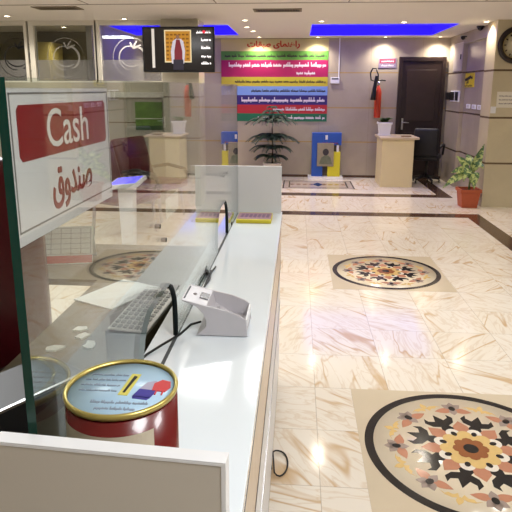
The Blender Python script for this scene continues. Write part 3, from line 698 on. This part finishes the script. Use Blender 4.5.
flat('figure_coat', [(-.085, -.17), (-.095, -.02), (-.07, .10), (-.03, .13), (.03, .13), (.065, .10), (.085, -.02), (.07, -.17)], mat('screen_coat', (190, 186, 200), emit=.5), -.0252, scr)
flat('figure_robe', [(-.055, -.23), (-.05, -.02), (-.025, .12), (.02, .12), (.05, -.02), (.05, -.23)], mat('screen_robe', (104, 34, 44), emit=.7), -.026, scr)
flat('figure_skirt', [(-.07, -.245), (-.065, -.12), (.06, -.12), (.065, -.245)], mat('screen_skirt', (44, 40, 52), emit=.5), -.0268, scr)
flat('figure_head', [(.022*math.cos(i*PI/6)-.005, .15+.028*math.sin(i*PI/6)) for i in range(12)], mat('screen_skin', (120, 88, 66), emit=.7), -.026, scr)
flat('white_pillar', rc(-.335, -.22, -.30, .25), mat('screen_white', (186, 180, 172), emit=.7), -.0225, scr)
SWm = mat('screen_letters', (230, 226, 226), emit=.8)
M_ = Matrix.Translation((0, -.0232, 0)) @ Matrix.Rotation(PI/2, 4, 'X')
for i, (xa, zz) in enumerate([(.23, .205), (.29, .115), (.29, .02), (.29, -.08), (.29, -.165)]):
    q = MB(); squiggle(q, xa, .41, zz, .045 if i else .038, M_, 40+i); q.build('text_line', SWm, scr)
flat('red_emblem', [(.325+.022*math.cos(i*PI/6), .212+.018*math.sin(i*PI/6)) for i in range(12)], mat('screen_red', (196, 40, 60), emit=.8), -.0242, scr)

# ============================================================ BACK WALL
bn = thing('banner', 'large banner of coloured stripes with Persian lettering on the back wall', 'banner', (-.447, YB-.004, 0))
hw = .968
strips = [(2.277, 2.487, (200, 190, 140), 'header'), (2.121, 2.277, (88, 146, 58), 'green_stripe'), (1.824, 2.121, (162, 22, 86), 'magenta_stripe'), (1.660, 1.824, (194, 178, 54), 'yellow_stripe'),
          (1.500, 1.660, (122, 156, 222), 'light_blue_stripe'), (1.330, 1.500, (44, 26, 110), 'indigo_stripe'), (1.172, 1.330, (178, 36, 50), 'red_stripe'), (1.030, 1.172, (18, 104, 72), 'dark_green_stripe')]
parts = {}
for z0, z1, c, n in strips: parts[n] = B(n, (-hw, -.004, z0), (hw, .003, z1), mat('banner_'+n, c, .5), bn)
text('heading', '\ufe95\ufe8e\ufed8\ufe92\ufec3 \ufbfc\ufe8e\ufee4\ufee8\ufeeb\ufe8d\ufead', .16, mat('banner_red', (186, 36, 24), .5), XZ(-.02, -.0055, 2.385), parts['header'], th=.0012, width=.95, bold=.006, squash=.14)
INK = {'w': mat('ink_white', (226, 214, 226), .5), 'k': mat('ink_dark', (50, 44, 40), .5)}
lines = [('green_stripe', 2.195, -.9, .93, .07, 'k'), ('magenta_stripe', 2.035, -.83, .93, .10, 'w'), ('magenta_stripe', 1.895, .40, .75, .08, 'w'), ('yellow_stripe', 1.742, -.72, .93, .06, 'k'), ('light_blue_stripe', 1.58, -.42, .93, .06, 'k'),
         ('indigo_stripe', 1.415, -.60, .92, .10, 'w'), ('red_stripe', 1.25, -.02, .93, .08, 'w'), ('dark_green_stripe', 1.10, -.30, .93, .08, 'w')]
for i, (n, z, xa, xb, h, c) in enumerate(lines):
    q = MB(); squiggle(q, xa, xb, z, h, Matrix.Translation((0, -.0042, 0)) @ Matrix.Rotation(PI/2, 4, 'X'), 100+i); q.build('lettering', INK[c], parts[n])
# conduit and box
cd = thing('wall_conduit', 'thin white cable conduit running down the wall right of the banner', 'conduit', (.715, YB, 1.8))
B('channel', (-.008, -.012, .0), (.008, 0, ZC-1.8), WHITE, cd)
tb = thing('wall_thermostat', 'small white box on the wall under the conduit', 'thermostat', (.66, YB, 1.77))
B('case', (-.09, -.03, -.06), (.07, 0, .05), WHITE, tb, bev=.006); B('display', (-.07, -.032, .01), (.05, -.03, .04), mat('display_grey', (110, 112, 112), .3), tb)
# blue box with portrait
bb = thing('charity_stand', 'blue and yellow stand with a framed portrait against the back wall', 'stand', (.52, YB-.16, 0))
BLU = mat('stand_blue', (34, 84, 176), .4, noise=.06); YEL = mat('stand_yellow', (214, 204, 46), .4, noise=.05)
B('base', (-.32, -.14, 0), (.31, .14, .05), WHITE, bb, bev=.004)
MB().box((-.26, -.08, .05), (-.06, .10, .80)).box((-.06, -.08, .62), (.27, .10, .84)).box((-.26, -.08, .80), (-.06, .10, .84)).build('blue_panel', BLU, bb, bevel=.004)
B('back_panel', (-.06, .04, .05), (.27, .10, .62), mat('stand_grey', (116, 104, 92), .5), bb)
B('yellow_box', (.03, -.10, .05), (.255, .03, .50), YEL, bb, bev=.005)
B('white_tag', (.185, -.08, .46), (.225, -.02, .65), WHITE, bb)
pf = B('portrait_frame', (-.165, -.125, .24), (.135, -.085, .66), mat('portrait_grey', (150, 140, 118), .5, noise=.2, nscale=14), bb, bev=.004)
flat('portrait_head', [(-.01+.055*math.cos(i*PI/8), .50+.062*math.sin(i*PI/8)) for i in range(16)], mat('portrait_dark', (58, 50, 54), .5), -.125, pf)
flat('portrait_shoulders', [(-.13, .28), (-.09, .40), (-.03, .44), (.03, .44), (.08, .40), (.11, .28)], mat('portrait_green', (110, 116, 92), .5, noise=.4, nscale=20), -.125, pf)
flat('white_emblem', [(-.02, .72), (.02, .72), (.022, .80), (-.022, .80)], WHITE, -.08, bb)
q = MB(); squiggle(q, -.08, .2, .66, .035, Matrix.Translation((0, -.0802, 0)) @ Matrix.Rotation(PI/2, 4, 'X'), 9); q.build('lettering', mat('stand_red', (150, 40, 60), .5), bb)
# small framed sign
ws = thing('wall_sign', 'small pinkish notice on the wall above the extinguisher', 'sign', (1.57, YB-.002, 2.07))
B('board', (-.155, -.008, -.085), (.155, 0, .085), mat('notice_lilac', (142, 130, 150), .5), ws); flat('red_band', rc(-.14, -.01, .14, .07), mat('notice_red', (150, 66, 88), .5), -.008, ws)
q = MB(); squiggle(q, -.11, .11, .03, .04, Matrix.Translation((0, -.009, 0)) @ Matrix.Rotation(PI/2, 4, 'X'), 5); squiggle(q, -.11, .11, -.045, .04, Matrix.Translation((0, -.0082, 0)) @ Matrix.Rotation(PI/2, 4, 'X'), 6); q.build('lettering', INK['w'], ws)
# fire extinguisher
fe = thing('fire_extinguisher', 'orange red fire extinguisher with black horn hanging on the wall', 'fire extinguisher', (1.42, YB-.09, 1.11))
MB().lathe([(.055, 0), (.06, .01), (.06, .44), (.05, .50), (.028, .54), (.022, .58)], 24).build('cylinder', mat('extinguisher_red', (190, 58, 28), .35, noise=.05), fe)
MB().cyl((0, 0, .57), (0, 0, .64), .025).build('valve', STEEL, fe); MB().tube([(-.02, 0, .63), (.05, -.01, .66), (.12, -.02, .65)], .011, 8).build('handle', RUBBER, fe)
MB().tube([(-.01, -.01, .61), (-.02, -.03, .76), (-.06, -.03, .86), (-.12, -.03, .86), (-.155, -.03, .78), (-.14, -.04, .66), (-.08, -.07, .64), (-.065, -.075, .70)], .012, 10).build('hose', RUBBER, fe)
MB().lathe([(.02, 0), (.026, -.06), (.044, -.34), (.046, -.42), (.036, -.42), (.0, -.2)], 20, caps=False).build('horn', RUBBER, fe, loc=(-.055, -.085, .73)).rotation_euler = (0, math.radians(6), 0)
B('bracket', (-.03, .055, .35), (.03, .09, .45), STEEL, fe)

# ------------------------------------------------------------ reception desk
rd = thing('reception_desk', 'small beige reception desk in front of the dark door', 'desk', (1.66, 9.9, 0))
DB = mat('desk_beige', (210, 194, 154), .4, noise=.05, nscale=4); DT = mat('desk_top_tan', (196, 176, 148), .3, noise=.06)
B('front_panel', (-.26, -.33, 0), (.265, -.29, .80), DB, rd, bev=.004); B('side_panel', (-.26, -.29, 0), (-.22, .32, .80), DB, rd, bev=.003); B('side_panel', (.225, -.29, 0), (.265, .32, .80), DB, rd, bev=.003)
B('top', (-.30, -.36, .80), (.34, .34, .835), DT, rd, bev=.005)
hp = thing('flower_pot', 'square white pot with small green plant on the beige desk', 'potted plant', (1.49, 10.02, .835))
mb = MB(); v0 = [mb.bm.verts.new((x*.085, y*.085, 0)) for x, y in ((-1, -1), (1, -1), (1, 1), (-1, 1))]; v1 = [mb.bm.verts.new((x*.105, y*.105, .2)) for x, y in ((-1, -1), (1, -1), (1, 1), (-1, 1))]
mb.bm.faces.new(v0[::-1]); mb.bm.faces.new(v1)
for i in range(4): mb.bm.faces.new((v0[i], v0[(i+1) % 4], v1[(i+1) % 4], v1[i]))
mb.build('pot', WHITE, hp, bevel=.006); B('rim', (-.118, -.118, .19), (.118, .118, .225), WHITE, hp, bev=.005); B('saucer', (-.10, -.10, 0), (.10, .10, .02), WHITE, hp, bev=.004)
B('soil', (-.105, -.105, .222), (.105, .105, .228), mat('soil', (60, 46, 34), .9, noise=.3), hp)
q = MB(); R = random.Random(3)
for i in range(46):
    a = R.uniform(0, 2*PI); l = R.uniform(.08, .16); x, y = R.uniform(-.05, .05), R.uniform(-.05, .05)
    q.leaf([(x, y, .225), (x+l*.5*math.cos(a), y+l*.5*math.sin(a), .225+l*.45), (x+l*math.cos(a), y+l*math.sin(a), .225+l*.42)], [.009, .024, .003])
q.build('leaves', mat('small_leaf_green', (74, 104, 60), .5, noise=.3), hp)
tag(B('stapler', (1.72, 9.62, .835), (1.88, 9.72, .86), mat('box_brown', (140, 118, 96), .5), bev=.005), 'small brownish flat box on the beige desk right of the white pot', 'box').name = 'flat_box'
# office chair behind the desk
oc = thing('office_chair', 'black office chair standing beside the beige desk at the door', 'office chair', (2.275, 10.14, 0), math.radians(-20)); oc.scale = (.86, .9, .97)
cushion((-.25, -.26, .42), (.25, .24, .52), .04, name='seat', parent=oc, m=DKLEATH)
o = cushion((-.24, -.05, 0), (.24, .05, .50), .045, name='backrest', parent=oc, m=DKLEATH, loc=(0, -.26, .50)); o.rotation_euler = (math.radians(6), 0, 0)
for sx in (-1, 1): MB().tube([(sx*.26, -.24, .66), (sx*.30, .0, .70), (sx*.30, .18, .69), (sx*.28, .16, .50)], .022, 10).build('armrest', BLACK, oc)
MB().cyl((0, 0, .11), (0, 0, .43), .028).build('column', BLACK, oc)
for k in range(5):
    a = 2*PI*k/5+.3; lg = MB().tube([(0, 0, .12), (.15*math.cos(a), .15*math.sin(a), .10), (.27*math.cos(a), .27*math.sin(a), .07)], [.03, .026, .02], 8).build('base_leg', BLACK, oc)
    MB().cyl((.27*math.cos(a)-.012, .27*math.sin(a), .028), (.27*math.cos(a)+.012, .27*math.sin(a), .028), .028, n=14).build('caster', BLACK, lg)

# ------------------------------------------------------------ side wall fittings (facing -x)
def onside(name, lab, cat, y, z, x=2.64): return thing(name, lab, cat, (x, y, z))
t = onside('electrical_panel', 'flush grey electrical panel door high on the side wall', 'electrical panel', 9.98, 2.13)
B('door', (-.012, -.26, -.22), (0, .26, .23), mat('panel_grey', (176, 166, 158), .45), t, bev=.004); B('latch', (-.02, -.2, -.04), (-.012, -.16, .04), RUBBER, t)
t = onside('access_reader', 'white unit with two black panels on the side wall beside the door', 'access reader', 10.12, 1.50)
B('plate', (-.02, -.40, -.09), (0, .12, .09), WHITE, t, bev=.004); B('black_panel', (-.026, -.12, -.07), (-.02, .10, .07), BLACK, t); B('black_panel', (-.026, -.36, -.07), (-.02, -.18, .07), BLACK, t)
B('black_unit', (-.02, .20, -.06), (0, .46, .06), BLACK, t, bev=.004)
t = onside('warning_sign', 'yellow sign with black camera symbol on the recessed side wall', 'sign', 9.50, 1.755, 2.70)
B('board', (-.006, -.30, -.11), (0, .30, .11), mat('sign_yellow', (220, 200, 40), .45), t)
q = MB(); Ms = Matrix.Translation((-.006, 0, 0)) @ Matrix(((0, 0, -1, 0), (-1, 0, 0, 0), (0, 1, 0, 0), (0, 0, 0, 1)))
q.prism([(-.20, .02), (.12, .075), (.16, .03), (-.16, -.02)], .001, Ms); q.prism([(.13, .05), (.20, .06), (.22, .02), (.15, .01)], .001, Ms); q.prism([(-.06, -.01), (.0, .0), (.02, -.05), (-.12, -.05), (-.12, -.035), (-.04, -.035)], .001, Ms)
squiggle(q, -.22, .22, -.085, .04, Ms, 77); q.build('camera_symbol', RUBBER, t)
for i, y in enumerate((9.40, 9.10, 8.82)):
    t = onside('wall_socket', ['white wall socket on the recess, the farthest of three', 'white wall socket on the recess, middle of three', 'white wall socket on the recess, nearest the column'][i], 'wall socket', y, 1.35, 2.70); t['group'] = 'white sockets in the side wall recess'
    B('plate', (-.01, -.10, -.035), (0, .10, .035), WHITE, t, bev=.003); B('inset', (-.012, -.05, -.02), (-.01, .05, .02), mat('socket_pale_grey', (196, 194, 188), .4), t)  # inset in its own pale grey, a little darker than the plate
t = thing('dome_camera', 'small black dome security camera under the ceiling near the clock', 'security camera', (2.59, 8.75, cz))
MB().lathe([(.055, 0), (.055, -.02), (.05, -.025)], 24).build('base', BLACK, t); MB().blob((0, 0, -.025), .042).build('dome', mat('dome_black', (12, 12, 14), .08), t)
t = thing('bullet_camera', 'small black camera on the corner of the side wall under the ceiling', 'security camera', (2.64, 9.6, 2.43))
MB().tube([(0, 0, 0), (-.05, 0, .0), (-.06, -.02, -.01)], .012, 8).build('mount', BLACK, t); MB().cyl((-.06, .06, -.005), (-.07, -.07, -.03), .028, n=16).build('barrel', BLACK, t)
# round clock on the column
ck = thing('wall_clock', 'round black rimmed clock with gold face on the column, cut by the edge', 'clock', (2.84, 8.0, 2.18))
MB().lathe([(.165, 0), (.235, 0), (.24, -.02), (.225, -.045), (.195, -.045), (.17, -.02)], 48, axis='y', caps=False).build('rim', mat('clock_rim', (30, 20, 18), .3, noise=.1), ck)
fc = MB().lathe([(.175, -.012), (.001, -.013)], 48, axis='y').build('face', mat('clock_face', (212, 202, 172), .4, noise=.15, nscale=12), ck)
MB().lathe([(.176, -.012), (.182, -.022), (.168, -.022), (.166, -.012)], 48, axis='y', caps=False).build('inner_ring', GOLD, ck)
q = MB()
for i in range(12):
    M_ = Matrix.Translation((0, -.013, 0)) @ Matrix.Rotation(PI/2, 4, 'X') @ Matrix.Rotation(i*PI/6, 4, 'Z'); q.prism(rc(-.008, .125, .008, .155), .001, M_)
q.build('hour_marks', mat('clock_ink', (70, 56, 36), .5), fc)
MB().box((-.006, -.018, 0), (.006, -.015, .11)).build('minute_hand', RUBBER, fc); MB().box((0, -.017, -.006), (.075, -.014, .006)).build('hour_hand', RUBBER, fc)
t = thing('paper_notice', 'white paper notice on the column under the clock', 'notice', (2.80, 7.999, 1.475))
B('sheet', (-.14, -.002, -.105), (.14, 0, .105), mat('notice_paper', (226, 220, 206), .6), t)
q = MB()
for i, z in enumerate((.05, 0, -.05)): squiggle(q, -.11, .11, z, .022, Matrix.Translation((0, -.002, 0)) @ Matrix.Rotation(PI/2, 4, 'X'), 200+i)
q.build('lettering', SG, t)
t = thing('light_switch', 'small white switch on the left edge of the column', 'switch', (2.625, 7.999, 1.34)); B('plate', (-.035, -.008, -.045), (.035, 0, .045), WHITE, t, bev=.003); B('rocker', (-.018, -.011, -.028), (.018, -.008, .028), WHITE, t)

# ------------------------------------------------------------ ceiling vents
VD = mat('vent_dark', (34, 30, 26), .7)
def vent(x, y, L, lab):
    t = thing('ceiling_vent', lab, 'ceiling vent', (x, y, cz), 0, 'slotted ceiling vents')
    MB().box((-L/2-.03, -.125, -.008), (L/2+.03, -.095, 0)).box((-L/2-.03, .095, -.008), (L/2+.03, .125, 0)).box((-L/2-.03, -.095, -.008), (-L/2, .095, 0)).box((L/2, -.095, -.008), (L/2+.03, .095, 0)).build('frame', mat('vent_frame', (128, 116, 92), .5), t)
    B('dark_slot', (-L/2, -.095, -.003), (L/2, .095, -.001), VD, t)
    q = MB(); n = 16
    for i in range(n): q.box((-L/2+(i+.35)*L/n, -.095, -.007), (-L/2+(i+.6)*L/n, .095, -.003))
    q.build('slat_surface', mat('vent_slat', (120, 104, 78), .5), t)
vent(-2.75, 6.62, .46, 'slotted ceiling vent at the upper left above the windows'); vent(-.26, 6.93, .5, 'slotted ceiling vent at the top middle of the ceiling')

# ------------------------------------------------------------ plants
NG = mat('pine_green', (36, 56, 42), .6, noise=.3, nscale=20); BARK = mat('bark', (76, 62, 46), .8, noise=.3)
t = thing('norfolk_pine', 'potted pine with drooping tiered branches in front of the banner', 'potted plant', (-.45, 10.1, 0))
MB().lathe([(.11, 0), (.125, .02), (.155, .28), (.165, .29), (.165, .33), (.145, .33), (.14, .30), (.0, .30)], 28, caps=False).build('pot', mat('pot_cream', (216, 206, 190), .4), t)
MB().lathe([(.142, .29), (.142, .305), (.001, .305)], 24).build('soil', MATS['soil'], t)
MB().tube([(0, 0, .28), (.008, .0, .6), (-.005, 0, .95), (0, 0, 1.30)], [.014, .012, .009, .004], 8).build('trunk', BARK, t)
q = MB(); R = random.Random(11)
for z, L, nb in ((.42, .30, 8), (.58, .36, 9), (.74, .42, 10), (.80, .30, 7), (1.05, .42, 10), (1.12, .26, 7), (1.22, .17, 6), (1.30, .08, 5)):
    a0 = R.uniform(0, 6)
    for k in range(nb):
        a = a0+2*PI*k/nb+R.uniform(-.15, .15); l = L*R.uniform(.85, 1.1); dx, dy = math.cos(a), math.sin(a)
        pts = [Vector((l*u*dx, l*u*dy, z+l*(.22*math.sin(u*2.2)-  .27*u**2.6))) for u in [i/9 for i in range(10)]]
        q.tube(pts, [.006*(1-.8*i/9) for i in range(10)], 5)
        for i in range(1, 10):
            for sgn in (-1, 1):
                for rep in range(2):
                    p = pts[i].lerp(pts[i-1], rep*.5); s = .085*(1-.45*abs(i/9-.4))*l/.42+.012
                    d = Vector((-dy*sgn+dx*.55, dx*sgn+dy*.55, -.25)).normalized()
                    q.leaf([p, p+d*s*.5+Vector((0, 0, .008)), p+d*s+Vector((0, 0, -.012))], [.006, .014, .003], th=.001)
q.build('needles', NG, t)
t = thing('dieffenbachia', 'leafy plant with pale striped leaves in a terracotta pot by the column', 'potted plant', (2.40, 8.02, 0))
TC = mat('terracotta', (172, 82, 48), .55, noise=.1)
mb = MB(); sq = ((-1, -1), (1, -1), (1, 1), (-1, 1))
v0 = [mb.bm.verts.new((x*.105, y*.105, 0)) for x, y in sq]; v1 = [mb.bm.verts.new((x*.13, y*.13, .24)) for x, y in sq]; v2 = [mb.bm.verts.new((x*.118, y*.118, .24)) for x, y in sq]; v3 = [mb.bm.verts.new((x*.112, y*.112, .21)) for x, y in sq]
mb.bm.faces.new(v0[::-1]); mb.bm.faces.new(v3)
for u, w in ((v0, v1), (v1, v2), (v2, v3)):
    for i in range(4): mb.bm.faces.new((u[i], u[(i+1) % 4], w[(i+1) % 4], w[i]))
mb.build('pot', TC, t, bevel=.004)
mb = MB(); mb.box((-.142, -.142, .215), (-.125, .142, .26)).box((.125, -.142, .215), (.142, .142, .26)).box((-.125, -.142, .215), (.125, -.125, .26)).box((-.125, .125, .215), (.125, .142, .26)); mb.build('rim', TC, t)
B('soil', (-.112, -.112, .20), (.112, .112, .225), MATS['soil'], t)
def striped():
    m = bpy.data.materials.new('striped_leaf'); m.use_nodes = True; k = NT(m); b = k.n['Principled BSDF']; tc = k.node('ShaderNodeTexCoord')
    n = k.noise(tc.outputs['Object'], 22, 4, .6); k.l.new(k.mix(k.ramp(n, .44, .58), s2l((66, 100, 58)), s2l((178, 190, 116))), b.inputs['Base Color']); b.inputs['Roughness'].default_value = .4; return m
SL = striped()
MB().tube([(0, 0, .2), (.01, 0, .36), (.015, .0, .52)], [.016, .014, .012], 8).build('stem', mat('stem_green', (96, 116, 66), .6), t)
for k, (a, l, h, dr_, w) in enumerate([(10, .16, .40, .34, .06), (35, .12, .36, .16, .05), (170, .36, .16, -.22, .055), (195, .30, .26, -.04, .06), (150, .22, .34, .12, .055), (275, .16, .20, -.26, .085), (300, .22, .28, .02, .06), (90, .25, .35, .08, .055), (230, .22, .2, -.2, .06), (345, .16, .3, -.1, .055)]):
    a = math.radians(a); dx, dy = math.cos(a), math.sin(a); base = Vector((.012, 0, .36+.016*k))
    mid = base+Vector((dx*l*.35, dy*l*.35, h*.45)); tip = base+Vector((dx*l, dy*l, h*.45+dr_))
    pts = []
    for i in range(9):
        u = i/8; pts.append((1-u)**2*base+2*u*(1-u)*(mid+Vector((0, 0, .05)))+u*u*tip)
    q = MB(); q.tube([pts[0], pts[1], pts[2], pts[3]], .006, 6)
    q.leaf(pts[2:], [.004, w*.7, w, w*.95, w*.7, w*.35, .002], nrm=(0, -.85, .5), fold=.2); o = q.build('leaf', SL, t)
